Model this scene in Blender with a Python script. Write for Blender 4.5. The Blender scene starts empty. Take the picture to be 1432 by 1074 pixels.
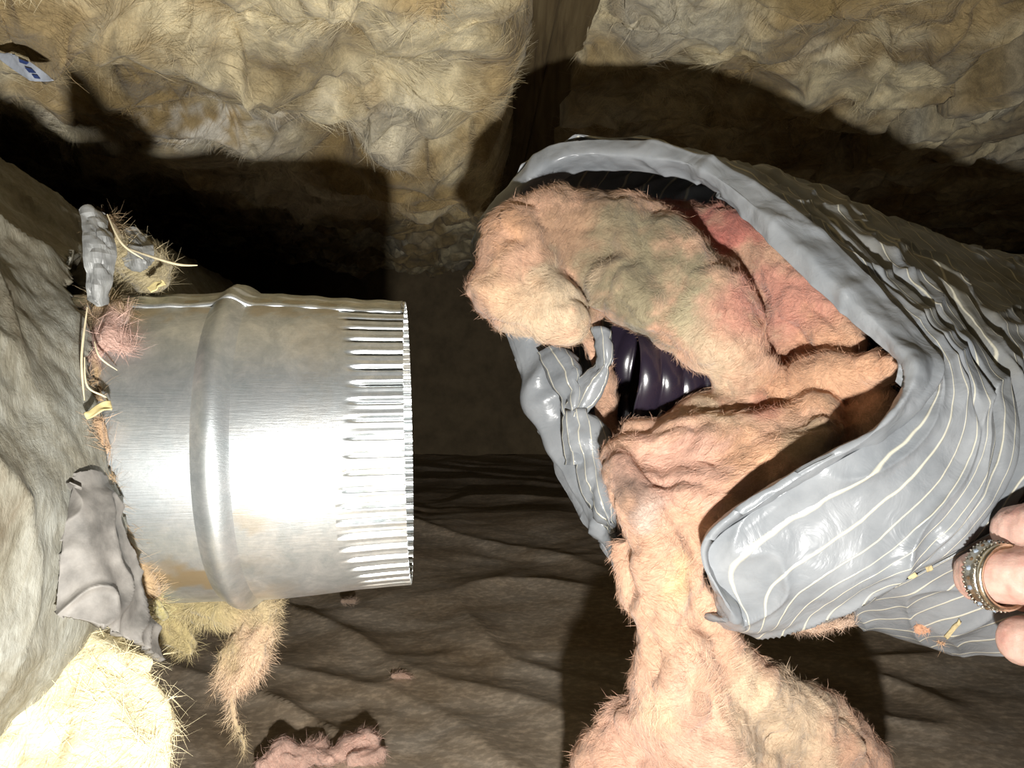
import bpy, bmesh, math, random
import numpy as np
from mathutils import Vector, Matrix

# ------------------------------------------------------------------ camera, light, exposure
S = bpy.context.scene
COL = S.collection
H = 0.28                       # lens height above the ground sheet
F = 1114.0                     # focal length in pixels of the 1432 wide frame
cam_d = bpy.data.cameras.new('camera'); cam = bpy.data.objects.new('camera', cam_d); COL.objects.link(cam)
cam.location = (0, 0, H); cam.rotation_euler = (math.pi/2, 0, 0)
cam_d.sensor_width = 36.0; cam_d.lens = F/1432*36; cam_d.clip_start = 0.01
S.camera = cam
w = bpy.data.worlds.new('world'); S.world = w; w.use_nodes = True
w.node_tree.nodes['Background'].inputs[0].default_value = (0, 0, 0, 1)
w.node_tree.nodes['Background'].inputs[1].default_value = 0.0
# the photographer's torch, held just below the lens: the photograph's shadows all run up and away from it
LP = Vector((0.016, 0.0, 0.148))
ld = bpy.data.lights.new('torch_offscreen', 'SPOT'); lo = bpy.data.objects.new('torch_offscreen', ld); COL.objects.link(lo)
ld.energy = 16.0; ld.shadow_soft_size = 0.007; ld.color = (1.0, 0.97, 0.92)
ld.spot_size = math.radians(165); ld.spot_blend = 1.0
lo.location = LP
lo.rotation_euler = (Vector((-0.16, 0.75, 0.42))-LP).to_track_quat('-Z', 'Y').to_euler()
S.view_settings.view_transform = 'Standard'; S.view_settings.look = 'None'
S.view_settings.exposure = 0.1; S.view_settings.gamma = 1.0; S.view_settings.use_curve_mapping = False

rng = np.random.default_rng(7); random.seed(7)

# ------------------------------------------------------------------ noise
def _hash(ix, iy, iz, s):
    h = (ix*374761393 + iy*668265263 + iz*2147483647*3 + s*1442695041) & 0xFFFFFFFF
    h = ((h ^ (h >> 13))*1274126177) & 0xFFFFFFFF
    h = ((h ^ (h >> 16))*2246822519) & 0xFFFFFFFF
    return (h ^ (h >> 15)) & 0xFFFFFFFF
G12 = np.array([(1,1,0),(-1,1,0),(1,-1,0),(-1,-1,0),(1,0,1),(-1,0,1),(1,0,-1),(-1,0,-1),(0,1,1),(0,-1,1),(0,1,-1),(0,-1,-1)], float)
def pn(p, scale=1.0, seed=0):
    p = np.asarray(p, float)*scale + seed*17.31
    i = np.floor(p).astype(np.int64); f = p-i
    u = f*f*f*(f*(f*6-15)+10)
    r = 0
    for dx in (0, 1):
        wx = u[:, 0] if dx else 1-u[:, 0]
        for dy in (0, 1):
            wy = u[:, 1] if dy else 1-u[:, 1]
            for dz in (0, 1):
                wz = u[:, 2] if dz else 1-u[:, 2]
                g = G12[_hash(i[:, 0]+dx, i[:, 1]+dy, i[:, 2]+dz, seed) % 12]
                r = r + wx*wy*wz*(g[:, 0]*(f[:, 0]-dx)+g[:, 1]*(f[:, 1]-dy)+g[:, 2]*(f[:, 2]-dz))
    return r
def fbm(p, scale, oct=4, seed=0, gain=.5):
    a, r = 1.0, 0
    for k in range(oct):
        r = r + a*pn(p, scale*2**k, seed+k); a *= gain
    return r
def billow(p, scale, oct=4, seed=0, gain=.5):
    a, r = 1.0, 0
    for k in range(oct):
        r = r + a*(np.sqrt(pn(p, scale*2**k, seed+k)**2+.012)*2-.5); a *= gain
    return r
def sstep(a, b, x):
    t = np.clip((x-a)/(b-a), 0, 1); return t*t*(3-2*t)

# ------------------------------------------------------------------ helpers
def P(px, py, d):
    return np.array(((px-716)/F*d, d, H+(537-py)/F*d))
def cr(pts, n, closed=False):
    """Catmull-Rom through pts, n samples"""
    pts = np.asarray(pts, float); k = len(pts)
    t = np.linspace(0, k if closed else k-1, n, endpoint=not closed)
    i = np.floor(t).astype(int); f = (t-i)[:, None]
    if not closed:
        i = np.minimum(i, k-2); f = (t-i)[:, None]
        g = lambda j: pts[np.clip(j, 0, k-1)]
    else:
        g = lambda j: pts[j % k]
    a, b, c, d = g(i-1), g(i), g(i+1), g(i+2)
    return .5*((2*b)+(c-a)*f+(2*a-5*b+4*c-d)*f*f+(3*b-a-3*c+d)*f**3)
def mesh_np(name, V, Q, mat=None, parent=None, smooth=True, cols=None, attrs=None):
    V = np.asarray(V, np.float32); me = bpy.data.meshes.new(name)
    if isinstance(Q, np.ndarray):
        m, k = Q.shape
        me.vertices.add(len(V)); me.vertices.foreach_set('co', V.ravel())
        me.loops.add(m*k); me.loops.foreach_set('vertex_index', Q.astype(np.int32).ravel())
        me.polygons.add(m); me.polygons.foreach_set('loop_start', np.arange(0, m*k, k, dtype=np.int32))
        me.update(calc_edges=True); me.validate()
    else:
        me.from_pydata([tuple(map(float, v)) for v in V], [], Q)
    if smooth: me.polygons.foreach_set('use_smooth', np.ones(len(me.polygons), bool))
    if cols is not None:
        a = me.color_attributes.new('Col', 'FLOAT_COLOR', 'POINT')
        c = np.ones((len(V), 4), np.float32); c[:, :3] = cols; a.data.foreach_set('color', c.ravel())
    for k_, v_ in (attrs or {}).items():
        a = me.attributes.new(k_, 'FLOAT', 'POINT'); a.data.foreach_set('value', np.asarray(v_, np.float32))
    if mat: me.materials.append(mat)
    o = bpy.data.objects.new(name, me); COL.objects.link(o)
    if parent: put(o, parent)
    return o
def put(o, parent):
    o.parent = parent; o.matrix_parent_inverse = Matrix.Translation(parent.location).inverted()
def tag(o, label=None, cat=None, group=None, kind=None):
    for k, v in (('label', label), ('category', cat), ('group', group), ('kind', kind)):
        if v: o[k] = v
    return o
def empty(name, loc, label, cat, group=None):
    o = bpy.data.objects.new(name, None); COL.objects.link(o); o.location = loc; o.empty_display_size = .03
    return tag(o, label, cat, group)
def gridq(nu, nv, cu=False, cv=False):
    i = np.arange(nu if cu else nu-1); j = np.arange(nv if cv else nv-1)
    I, J = np.meshgrid(i, j, indexing='ij'); I = I.ravel(); J = J.ravel()
    a = I*nv+J; b = ((I+1) % nu)*nv+J; c = ((I+1) % nu)*nv+(J+1) % nv; d = I*nv+(J+1) % nv
    return np.stack([a, b, c, d], 1)
def normals(V, Q):
    n = np.cross(V[Q[:, 2]]-V[Q[:, 0]], V[Q[:, 3 if Q.shape[1] == 4 else 1]]-V[Q[:, 1 if Q.shape[1] == 4 else 0]])
    if Q.shape[1] == 3: n = np.cross(V[Q[:, 1]]-V[Q[:, 0]], V[Q[:, 2]]-V[Q[:, 0]])
    N = np.zeros_like(V)
    for k in range(Q.shape[1]): np.add.at(N, Q[:, k], n)
    return N/(np.linalg.norm(N, axis=1, keepdims=True)+1e-12)
def compact(V, Q, keep):
    Q = Q[keep]; used = np.unique(Q); m = -np.ones(len(V), int); m[used] = np.arange(len(used))
    return used, m[Q]
def solidify(o, t, off=-1):
    m = o.modifiers.new('thickness', 'SOLIDIFY'); m.thickness = t; m.offset = off; return m
def sphere_template(n=2):
    bm = bmesh.new(); bmesh.ops.create_icosphere(bm, subdivisions=n, radius=1)
    v = np.array([x.co for x in bm.verts]); f = np.array([[y.index for y in x.verts] for x in bm.faces]); bm.free(); return v, f
SV, SF = sphere_template(2)
def blob(chains, voxel, smooth=6):
    """union of tapered capsule chains -> one continuous surface (numpy V,Q).  chain: list of (x,y,z,r)"""
    Vs, Fs, n = [], [], 0
    for ch in chains:
        ch = np.asarray(ch, float); pts = []
        if len(ch) == 1: pts = list(ch)
        for a, b in zip(ch[:-1], ch[1:]):
            L = np.linalg.norm(b[:3]-a[:3]); k = max(2, int(L/(.3*min(a[3], b[3])))+1)
            for t in np.linspace(0, 1, k): pts.append(a*(1-t)+b*t)
        for p in pts:
            Vs.append(SV*p[3]+p[:3]); Fs.append(SF+n); n += len(SV)
    o = mesh_np('tmp', np.concatenate(Vs), np.concatenate(Fs))
    r = o.modifiers.new('r', 'REMESH'); r.mode = 'VOXEL'; r.voxel_size = voxel
    if smooth: s = o.modifiers.new('s', 'SMOOTH'); s.factor = .5; s.iterations = smooth
    ev = o.evaluated_get(bpy.context.evaluated_depsgraph_get()); me = ev.to_mesh()
    V = np.empty(len(me.vertices)*3, np.float32); me.vertices.foreach_get('co', V); V = V.reshape(-1, 3).astype(float)
    T = np.empty(len(me.loops), np.int32); me.loops.foreach_get('vertex_index', T)
    Q = T.reshape(-1, 4) if len(T) == 4*len(me.polygons) else None
    if Q is None:
        me.calc_loop_triangles(); T = np.empty(len(me.loop_triangles)*3, np.int32); me.loop_triangles.foreach_get('vertices', T); Q = T.reshape(-1, 3)
    ev.to_mesh_clear(); m = o.data; bpy.data.objects.remove(o); bpy.data.meshes.remove(m)
    return V, Q
def C(*a):
    """pixel chain (px,py,depth,r_px) -> world chain"""
    return [tuple(P(x, y, d))+(r/F*d,) for x, y, d, r in a]
def fibres(name, V, N, n, length, mat, parent, cols=None, wid=.00008, seed=1, sel=None, curl=.8, grav=0):
    r = np.random.default_rng(seed); idx = np.arange(len(V)) if sel is None else np.where(sel)[0]
    if len(idx) == 0: return None
    idx = r.choice(idx, n); b = V[idx]; d = N[idx]*(1-.5*grav)+r.normal(0, .9-.4*grav, (n, 3))-np.array((0, 0, 1.6*grav)); d /= np.linalg.norm(d, axis=1, keepdims=True)
    side = np.cross(d, r.normal(0, 1, (n, 3))); side /= np.linalg.norm(side, axis=1, keepdims=True)+1e-9
    bend = np.cross(d, side); L = (length*r.uniform(.25, 1.0, n)**1.5)[:, None]
    c = r.normal(0, curl, (n, 1)); W = side*wid
    p0 = b-d*.001; p1 = b+d*L*.5+bend*c*L*.18; p2 = b+d*L*.9+bend*c*L*.6
    VV = np.concatenate([p0-W, p0+W, p1-W*.8, p1+W*.8, p2-W*.2, p2+W*.2]); k = np.arange(n)
    Q = np.concatenate([np.stack([k, k+n, k+3*n, k+2*n], 1), np.stack([k+2*n, k+3*n, k+5*n, k+4*n], 1)])
    cc = None if cols is None else np.tile(np.minimum(cols[idx]*1.12+.03, 1), (6, 1))
    o = mesh_np(name, VV, Q, mat, parent, cols=cc); o['kind'] = 'stuff'; return o
def nap(name, V, N_, n, length, mat, parent, cols, wid=.00006, seed=1, sel=None, lift=.10, fs=22):
    r = np.random.default_rng(seed); idx = np.arange(len(V)) if sel is None else np.where(sel)[0]
    idx = r.choice(idx, n); b = V[idx]; nn = N_[idx]
    f = np.stack([pn(b, fs, seed+1), pn(b, fs, seed+2), pn(b, fs, seed+3)], 1)*2.2+r.normal(0, .28, (n, 3)); f -= nn*np.sum(f*nn, 1, keepdims=True)
    f /= np.linalg.norm(f, axis=1, keepdims=True)+1e-9; side = np.cross(f, nn); L = (length*r.uniform(.35, 1, n))[:, None]
    c = r.normal(0, .35, (n, 1)); li = np.abs(r.normal(0, lift, (n, 1))); Wd = (side*.8+nn*.5)*wid
    p0 = b+nn*.0002; p1 = b+f*L*.5+nn*(.0004+li*L*.6)+side*c*L*.12; p2 = b+f*L+nn*(.0002+li*L)+side*c*L*.45
    VV = np.concatenate([p0-Wd*.5, p0+Wd*.5, p1-Wd, p1+Wd, p2-Wd*.3, p2+Wd*.3]); k = np.arange(n)
    Q = np.concatenate([np.stack([k, k+n, k+3*n, k+2*n], 1), np.stack([k+2*n, k+3*n, k+5*n, k+4*n], 1)])
    cc = np.clip(cols[idx]*r.uniform(.72, 1.3, (n, 1))+r.uniform(-.02, .05, (n, 1)), 0, 1)
    o = mesh_np(name, VV, Q, mat, parent, cols=np.tile(cc, (6, 1))); o['kind'] = 'stuff'; return o
def tube(pts, rad, n=8, samples=24):
    p = cr(pts, samples); rad = np.interp(np.linspace(0, 1, samples), np.linspace(0, 1, len(rad)), rad)
    t = np.gradient(p, axis=0); t /= np.linalg.norm(t, axis=1, keepdims=True)
    up = np.array((.3, .2, .93)); a = np.cross(t, up); a /= np.linalg.norm(a, axis=1, keepdims=True); b = np.cross(t, a)
    th = np.linspace(0, 2*math.pi, n, endpoint=False)
    V = p[:, None]+rad[:, None, None]*(np.cos(th)[None, :, None]*a[:, None]+np.sin(th)[None, :, None]*b[:, None])
    return V.reshape(-1, 3), gridq(samples, n, False, True)
def palette(V, spots, base):
    """own colour of fibre masses: coloured patches (x,y,z,radius,rgb,strength)"""
    c = np.tile(np.array(base, float), (len(V), 1)); wob = fbm(V, 45, 4, 5, .6)*.6
    for x, y, z, r, rgb, s in spots:
        d = np.linalg.norm((V-np.array((x, y, z)))*np.array((1, .75, 1)), axis=1)/r+wob
        k = (s*(1-sstep(.6, 1.3, d)))[:, None]; c = c*(1-k)+np.array(rgb)*k
    return c

# ------------------------------------------------------------------ materials
def mat(name):
    m = bpy.data.materials.new(name); m.use_nodes = True; nt = m.node_tree; b = nt.nodes['Principled BSDF']
    return m, nt, b
def N(nt, t, **kw):
    n = nt.nodes.new(t)
    for k, v in kw.items():
        if k in n.inputs.keys() if isinstance(k, str) else False: n.inputs[k].default_value = v
        else: setattr(n, k, v)
    return n
def ramp(nt, fac, stops):
    r = nt.nodes.new('ShaderNodeValToRGB'); e = r.color_ramp.elements
    while len(e) < len(stops): e.new(.5)
    for x, (p, c) in zip(e, stops): x.position = p; x.color = tuple(c)+(1,) if len(c) == 3 else c
    nt.links.new(fac, r.inputs[0]); return r
def noise(nt, scale, detail=6, rough=.6, vec=None, dist=0):
    n = nt.nodes.new('ShaderNodeTexNoise'); n.inputs['Scale'].default_value = scale; n.inputs['Detail'].default_value = detail
    n.inputs['Roughness'].default_value = rough; n.inputs['Distortion'].default_value = dist
    if vec: nt.links.new(vec, n.inputs['Vector'])
    return n
def bump(nt, b, h, strength=.5, dist=.002, prev=None):
    n = nt.nodes.new('ShaderNodeBump'); n.inputs['Strength'].default_value = strength; n.inputs['Distance'].default_value = dist
    nt.links.new(h, n.inputs['Height'])
    if prev: nt.links.new(prev.outputs[0], n.inputs['Normal'])
    nt.links.new(n.outputs[0], b.inputs['Normal']); return n
def coords(nt, scale=(1, 1, 1), rot=(0, 0, 0)):
    g = nt.nodes.new('ShaderNodeNewGeometry'); m = nt.nodes.new('ShaderNodeMapping')
    m.inputs['Scale'].default_value = scale; m.inputs['Rotation'].default_value = rot
    nt.links.new(g.outputs['Position'], m.inputs['Vector']); return m.outputs[0]
def mixc(nt, fac, a, b, mode='MIX'):
    m = nt.nodes.new('ShaderNodeMix'); m.data_type = 'RGBA'; m.blend_type = mode
    for s, v in ((0, fac), (6, a), (7, b)):
        if hasattr(v, 'is_output'): nt.links.new(v, m.inputs[s])
        else: m.inputs[s].default_value = v if isinstance(v, (int, float)) else tuple(v)+(1,)
    return m.outputs[2]
def wool(name, tint=None, streak=(1, 1, 1), sheen=.25, contrast=.35):
    """fibreglass: own colour from the 'Col' attribute, mottled and fibrous"""
    m, nt, b = mat(name)
    at = nt.nodes.new('ShaderNodeAttribute'); at.attribute_name = 'Col'
    v = coords(nt, streak)
    n1 = noise(nt, 34, 7, .6, v, 1.6); n2 = noise(nt, 190, 5, .65, v, 3.0)
    nc = noise(nt, 40, 6, .6, coords(nt, (1, 1, 1), (.7, .4, 1.1)), 1.2)
    r1 = ramp(nt, nc.outputs[0], [(.3, (1-contrast,)*3), (.7, (1+contrast*.35,)*3)])
    nd = noise(nt, 200, 5, .65, coords(nt, (1, 1, 1), (.3, 1.2, .5)), 3.0)
    r2 = ramp(nt, nd.outputs[0], [(.3, (.80,)*3), (.7, (1.12,)*3)])
    c = mixc(nt, 1.0, at.outputs[0], r1.outputs[0], 'MULTIPLY'); c = mixc(nt, 1.0, c, r2.outputs[0], 'MULTIPLY')
    nt.links.new(c, b.inputs['Base Color']); b.inputs['Roughness'].default_value = .95
    b.inputs['Specular IOR Level'].default_value = .12; b.inputs['Sheen Weight'].default_value = sheen; b.inputs['Sheen Roughness'].default_value = .5
    p = bump(nt, b, n1.outputs[0], .45, .006); bump(nt, b, n2.outputs[0], .5, .002, p)
    return m
M = {}
M['wool'] = wool('pink_fibreglass')
M['tan'] = wool('tan_fibreglass', streak=(1, 1, 1), contrast=.45, sheen=.15)
def fibre_mat():
    m, nt, b = mat('loose_fibre'); at = nt.nodes.new('ShaderNodeAttribute'); at.attribute_name = 'Col'
    nt.links.new(at.outputs[0], b.inputs['Base Color']); b.inputs['Roughness'].default_value = .8; return m
M['fibre'] = fibre_mat()
def plain(name, c, rough=.7, metal=0, n=None, amt=.3, sc=60, bs=.3, bd=.001, spec=.5):
    m, nt, b = mat(name); nz = noise(nt, sc, 6, .6, coords(nt))
    r = ramp(nt, nz.outputs[0], [(.3, [x*(1-amt) for x in c]), (.7, [min(1, x*(1+amt*.6)) for x in c])])
    nt.links.new(r.outputs[0], b.inputs['Base Color']); b.inputs['Roughness'].default_value = rough; b.inputs['Metallic'].default_value = metal
    b.inputs['Specular IOR Level'].default_value = spec
    nr = noise(nt, sc, 6, .6, coords(nt, (1, 1, 1), (.9, .3, .6))); bump(nt, b, nr.outputs[0], bs, bd); return m
M['soil'] = plain('dark_soil_wall', (.26, .20, .12), .95, sc=25, bd=.01)
M['subfloor'] = plain('subfloor_boards', (.12, .085, .045), .9, sc=14)
def wood():
    m, nt, b = mat('old_joist_wood'); v = coords(nt, (26, 1.2, 26)); n = noise(nt, 3, 8, .6, v, 1.5)
    r = ramp(nt, n.outputs[0], [(.3, (.075, .05, .022)), (.5, (.14, .10, .045)), (.7, (.21, .16, .08))])
    nt.links.new(r.outputs[0], b.inputs['Base Color']); b.inputs['Roughness'].default_value = .85; bump(nt, b, n.outputs[0], .4, .002); return m
M['wood'] = wood()
def sheet():
    m, nt, b = mat('ground_sheet'); v = coords(nt, (1, 1.6, 1))
    n = noise(nt, 7, 7, .62, v, .8)
    r = ramp(nt, n.outputs[0], [(.28, (.36, .265, .17)), (.5, (.52, .42, .31)), (.75, (.66, .58, .48))])
    n2 = noise(nt, 130, 4, .6, v); r2 = ramp(nt, n2.outputs[0], [(.45, (.75,)*3), (.7, (1.25,)*3)])
    c = mixc(nt, 1, r.outputs[0], r2.outputs[0], 'MULTIPLY')
    vo = nt.nodes.new('ShaderNodeTexVoronoi'); vo.inputs['Scale'].default_value = 90; nt.links.new(coords(nt), vo.inputs['Vector'])
    sp = ramp(nt, vo.outputs['Distance'], [(.06, (1, 1, 1)), (.10, (0, 0, 0))])
    vm = noise(nt, 40, 2, .5, coords(nt)); vr = ramp(nt, vm.outputs[0], [(.52, (0, 0, 0)), (.6, (1, 1, 1))])
    k = mixc(nt, 1, sp.outputs[0], vr.outputs[0], 'MULTIPLY')
    c = mixc(nt, k, c, (.42, .36, .25)); nt.links.new(c, b.inputs['Base Color'])
    b.inputs['Roughness'].default_value = .42; b.inputs['Specular IOR Level'].default_value = .4
    nr = noise(nt, 8, 6, .6, coords(nt, (1, 1.6, 1), (.2, .5, .8))); nq = noise(nt, 120, 4, .6, coords(nt, (1, 1.6, 1), (.6, .2, .4)))
    p = bump(nt, b, nr.outputs[0], .3, .006); bump(nt, b, nq.outputs[0], .2, .0008, p); return m
M['sheet'] = sheet()
def wrapm():
    m, nt, b = mat('grey_duct_wrap'); v = coords(nt, (1, 1, .55), (.35, .1, 0))
    n = noise(nt, 30, 8, .7, v, .8); n2 = noise(nt, 260, 6, .7, coords(nt, (1.3, 1.3, .35), (.5, .2, 0)), .5)
    r = ramp(nt, n.outputs[0], [(.25, (.10, .075, .045)), (.48, (.19, .18, .145)), (.75, (.29, .30, .285))])
    r2 = ramp(nt, n2.outputs[0], [(.35, (.72, .70, .64)), (.65, (1.15, 1.15, 1.12))])
    c = mixc(nt, 1, r.outputs[0], r2.outputs[0], 'MULTIPLY'); nt.links.new(c, b.inputs['Base Color'])
    b.inputs['Roughness'].default_value = .6; b.inputs['Specular IOR Level'].default_value = .3
    nr = noise(nt, 30, 8, .7, coords(nt, (1, 1, .55), (.9, .6, .4)), .8); nq = noise(nt, 260, 6, .7, coords(nt, (1.3, 1.3, .35), (.3, .5, .2)), .5)
    p = bump(nt, b, nr.outputs[0], .5, .004); bump(nt, b, nq.outputs[0], .6, .0012, p); return m
M['wrap'] = wrapm()
M['foil'] = plain('dull_blue_grey_facing', (.21, .215, .21), .45, sc=120, amt=.4, bd=.001)
M['wrap_back'] = plain('wrap_underside', (.17, .16, .145), .7, sc=90, amt=.5, bd=.002)
def galv():
    m, nt, b = mat('galvanised_steel')
    vo = nt.nodes.new('ShaderNodeTexVoronoi'); vo.inputs['Scale'].default_value = 320; nt.links.new(coords(nt), vo.inputs['Vector'])
    n = noise(nt, 70, 9, .75, coords(nt), .4); nb = noise(nt, 40, 6, .7, coords(nt, (.8, 14, 30)))
    bw = nt.nodes.new('ShaderNodeRGBToBW'); nt.links.new(vo.outputs['Color'], bw.inputs[0])
    r = ramp(nt, n.outputs[0], [(.3, (.38, .42, .43)), (.5, (.55, .58, .59)), (.7, (.76, .78, .78))])
    r2 = ramp(nt, bw.outputs[0], [(.2, (.95, .955, .96)), (.8, (1.03, 1.03, 1.03))])
    c = mixc(nt, 1, r.outputs[0], r2.outputs[0], 'MULTIPLY')
    dn = noise(nt, 14, 6, .7, coords(nt)); dr = ramp(nt, dn.outputs[0], [(.5, (0, 0, 0)), (.75, (.6, .6, .6))])
    c = mixc(nt, dr.outputs[0], c, (.45, .38, .27)); sa = nt.nodes.new('ShaderNodeAttribute'); sa.attribute_name = 'stain'
    c = mixc(nt, sa.outputs['Fac'], c, (.52, .40, .22)); nt.links.new(c, b.inputs['Base Color'])
    rr = ramp(nt, n.outputs[0], [(.3, (.44,)*3), (.7, (.30,)*3)]); nt.links.new(rr.outputs[0], b.inputs['Roughness'])
    b.inputs['Metallic'].default_value = .82
    p = bump(nt, b, nb.outputs[0], .2, .0008); bump(nt, b, n.outputs[0], .10, .0006, p); return m
M['galv'] = galv()
def sleeve_mat():
    m, nt, b = mat('grey_vinyl_sleeve')
    su = nt.nodes.new('ShaderNodeAttribute'); su.attribute_name = 'su'; sv = nt.nodes.new('ShaderNodeAttribute'); sv.attribute_name = 'sv'
    g = coords(nt); nw = noise(nt, 22, 3, .5, g)
    def math_(op, a, c2=None):
        n = nt.nodes.new('ShaderNodeMath'); n.operation = op
        for i, v in enumerate((a, c2)):
            if v is None: continue
            if hasattr(v, 'is_output'): nt.links.new(v, n.inputs[i])
            else: n.inputs[i].default_value = v
        return n.outputs[0]
    t = math_('ADD', sv.outputs['Fac'], math_('MULTIPLY', nw.outputs[0], .007))
    t = math_('ABSOLUTE', math_('SUBTRACT', math_('FRACT', math_('MULTIPLY', t, 1/.0110)), .5))
    th = ramp(nt, t, [(.02, (.9, .9, .9)), (.065, (0, 0, 0))])
    n1 = noise(nt, 30, 6, .6, g); n2 = noise(nt, 9, 4, .6, g)
    base = ramp(nt, n1.outputs[0], [(.3, (.25, .272, .295)), (.7, (.38, .40, .42))])
    at = nt.nodes.new('ShaderNodeAttribute'); at.attribute_name = 'Col'
    c = mixc(nt, 1, base.outputs[0], at.outputs[0], 'MULTIPLY')
    c = mixc(nt, th.outputs[0], c, (.80, .77, .63)); nt.links.new(c, b.inputs['Base Color'])
    b.inputs['Roughness'].default_value = .3; b.inputs['Specular IOR Level'].default_value = .55
    cr_ = noise(nt, 45, 4, .55, g, 1.4)
    p = bump(nt, b, cr_.outputs[0], .35, .003); bump(nt, b, th.outputs[0], .5, .0006, p)
    tr = nt.nodes.new('ShaderNodeBsdfTranslucent'); nt.links.new(c, tr.inputs[0]); mx = nt.nodes.new('ShaderNodeMixShader'); mx.inputs[0].default_value = .18
    out = nt.nodes['Material Output']; nt.links.new(b.outputs[0], mx.inputs[1]); nt.links.new(tr.outputs[0], mx.inputs[2]); nt.links.new(mx.outputs[0], out.inputs[0])
    return m
M['sleeve'] = sleeve_mat()
M['liner'] = plain('black_liner_plastic', (.022, .016, .028), .22, amt=.2, sc=40, bd=.001, bs=.2)
M['liner'].node_tree.nodes['Principled BSDF'].inputs['Specular IOR Level'].default_value = .7
def skin():
    m, nt, b = mat('skin'); n = noise(nt, 90, 6, .6, coords(nt)); n2 = noise(nt, 500, 4, .6, coords(nt, (1, 1, 2.2)))
    r = ramp(nt, n.outputs[0], [(.3, (.56, .29, .24)), (.5, (.64, .40, .33)), (.72, (.72, .50, .42))])
    nt.links.new(r.outputs[0], b.inputs['Base Color']); b.inputs['Roughness'].default_value = .5
    b.inputs['Subsurface Weight'].default_value = .15; b.inputs['Subsurface Radius'].default_value = (.006, .002, .001); b.inputs['Subsurface Scale'].default_value = .5
    p = bump(nt, b, n.outputs[0], .2, .001); bump(nt, b, n2.outputs[0], .35, .0006, p); return m
M['skin'] = skin()
M['silver'] = plain('aged_silver', (.55, .52, .45), .3, 1.0, sc=300)
M['gold'] = plain('worn_gold', (.82, .74, .58), .28, 1.0, sc=300)
M['gem'] = plain('pale_blue_stone', (.30, .36, .44), .08, .0, sc=400, spec=.9)
M['gem_dark'] = plain('brown_stone', (.12, .075, .04), .08, .0, sc=400, spec=.9)
M['paper'] = plain('white_paper', (.62, .68, .78), .6, sc=200, amt=.15)
M['ink'] = plain('blue_ink', (.05, .09, .28), .6, sc=100, amt=.3)
M['leaf'] = plain('dry_leaf', (.62, .52, .25), .8, sc=120)
M['straw'] = plain('straw', (.62, .54, .36), .7, sc=120)
M['chip'] = plain('pale_wood_chip', (.60, .50, .28), .8, sc=200)
M['dark'] = plain('dark_duct_shell', (.09, .07, .045), .8, sc=60)
# ------------------------------------------------------------------ setting: shell of the crawl space
def box(name, lo_, hi_, m, parent=None, bev=0):
    bm = bmesh.new(); bmesh.ops.create_cube(bm, size=1)
    for v in bm.verts: v.co = [lo_[i] if v.co[i] < 0 else hi_[i] for i in range(3)]
    if bev: bmesh.ops.bevel(bm, geom=bm.edges, offset=bev, segments=2, affect='EDGES', profile=.5)
    me = bpy.data.meshes.new(name); bm.to_mesh(me); bm.free(); me.materials.append(m)
    o = bpy.data.objects.new(name, me); COL.objects.link(o)
    if parent: put(o, parent)
    return o
X0, X1, Y0, Y1 = -1.3, 1.4, -.7, 2.3
for nm, a, b_ in (('wall_back', (X0, Y1, -.05), (X1, Y1+.08, .95)), ('wall_left', (X0-.08, Y0, -.05), (X0, Y1, .95)),
                  ('wall_right', (X1, Y0, -.05), (X1+.08, Y1, .95)), ('wall_front', (X0, Y0-.08, -.05), (X1, Y0, .95))):
    tag(box(nm, a, b_, M['soil']), kind='structure')
tag(box('ceiling', (X0, Y0, .86), (X1, Y1, .90), M['subfloor']), kind='structure')
def bank(x, y): return .075*np.clip((y-.5)/.75, 0, 1)**1.2
def floor():
    ys = np.concatenate([np.linspace(Y0, .4, 60)[:-1], np.linspace(.4, 1.6, 300)[:-1], np.linspace(1.6, Y1, 90)]); xs = np.linspace(X0, X1, 520)
    X, Y = np.meshgrid(xs, ys, indexing='ij'); p = np.stack([X.ravel(), Y.ravel(), 0*X.ravel()], 1)
    w_ = p.copy(); w_[:, 0] += .05*pn(p, 6, 3); w_[:, 1] += .05*pn(p, 5, 4)
    q = w_*np.array((1.0, 2.2, 1)); z = .012*pn(q, 1.8, 11)-.004*np.sqrt(pn(q, 3.0, 12)**2+.02)+.0035*fbm(w_, 11, 3, 13)
    q2 = w_@np.array([(.8, .6, 0), (-.6, .8, 0), (0, 0, 1)])*np.array((1, 3.2, 1)); z += .007*(1-np.abs(pn(q2, 2.2, 15))*2.4).clip(0)**3
    p[:, 2] = np.clip(z, -.03, .035)+bank(p[:, 0], p[:, 1])
    o = mesh_np('floor', p, gridq(len(xs), len(ys)), M['sheet']); tag(o, kind='structure')
floor()

# ------------------------------------------------------------------ joists and batts overhead
YAW = math.atan(.0458)
def joist(xa, xb, z0, label, group=None):
    bm = bmesh.new(); bmesh.ops.create_cube(bm, size=1)
    for v in bm.verts: v.co = ((xa, xb)[v.co.x > 0], (Y0+.02, Y1-.02)[v.co.y > 0], (z0, .862)[v.co.z > 0])
    bmesh.ops.bevel(bm, geom=bm.edges, offset=.002, segments=1, affect='EDGES')
    for v in bm.verts: v.co.x -= .0458*v.co.y
    me = bpy.data.meshes.new('floor_joist'); bm.to_mesh(me); bm.free(); me.materials.append(M['wood'])
    o = bpy.data.objects.new('floor_joist', me); COL.objects.link(o); tag(o, label, 'joist', group); return o
joist(.036, .071, .600, 'old brown wooden joist with grain beside the sagging bright insulation')
joist(.0715, .107, .607, 'dark wooden joist doubled against the grained one, above the open sleeve')
joist(.470, .510, .62, 'dark joist in the slot between two level insulation batts')
joist(-.372, -.334, .70, 'wooden joist buried above the sagging bright insulation')
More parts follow.
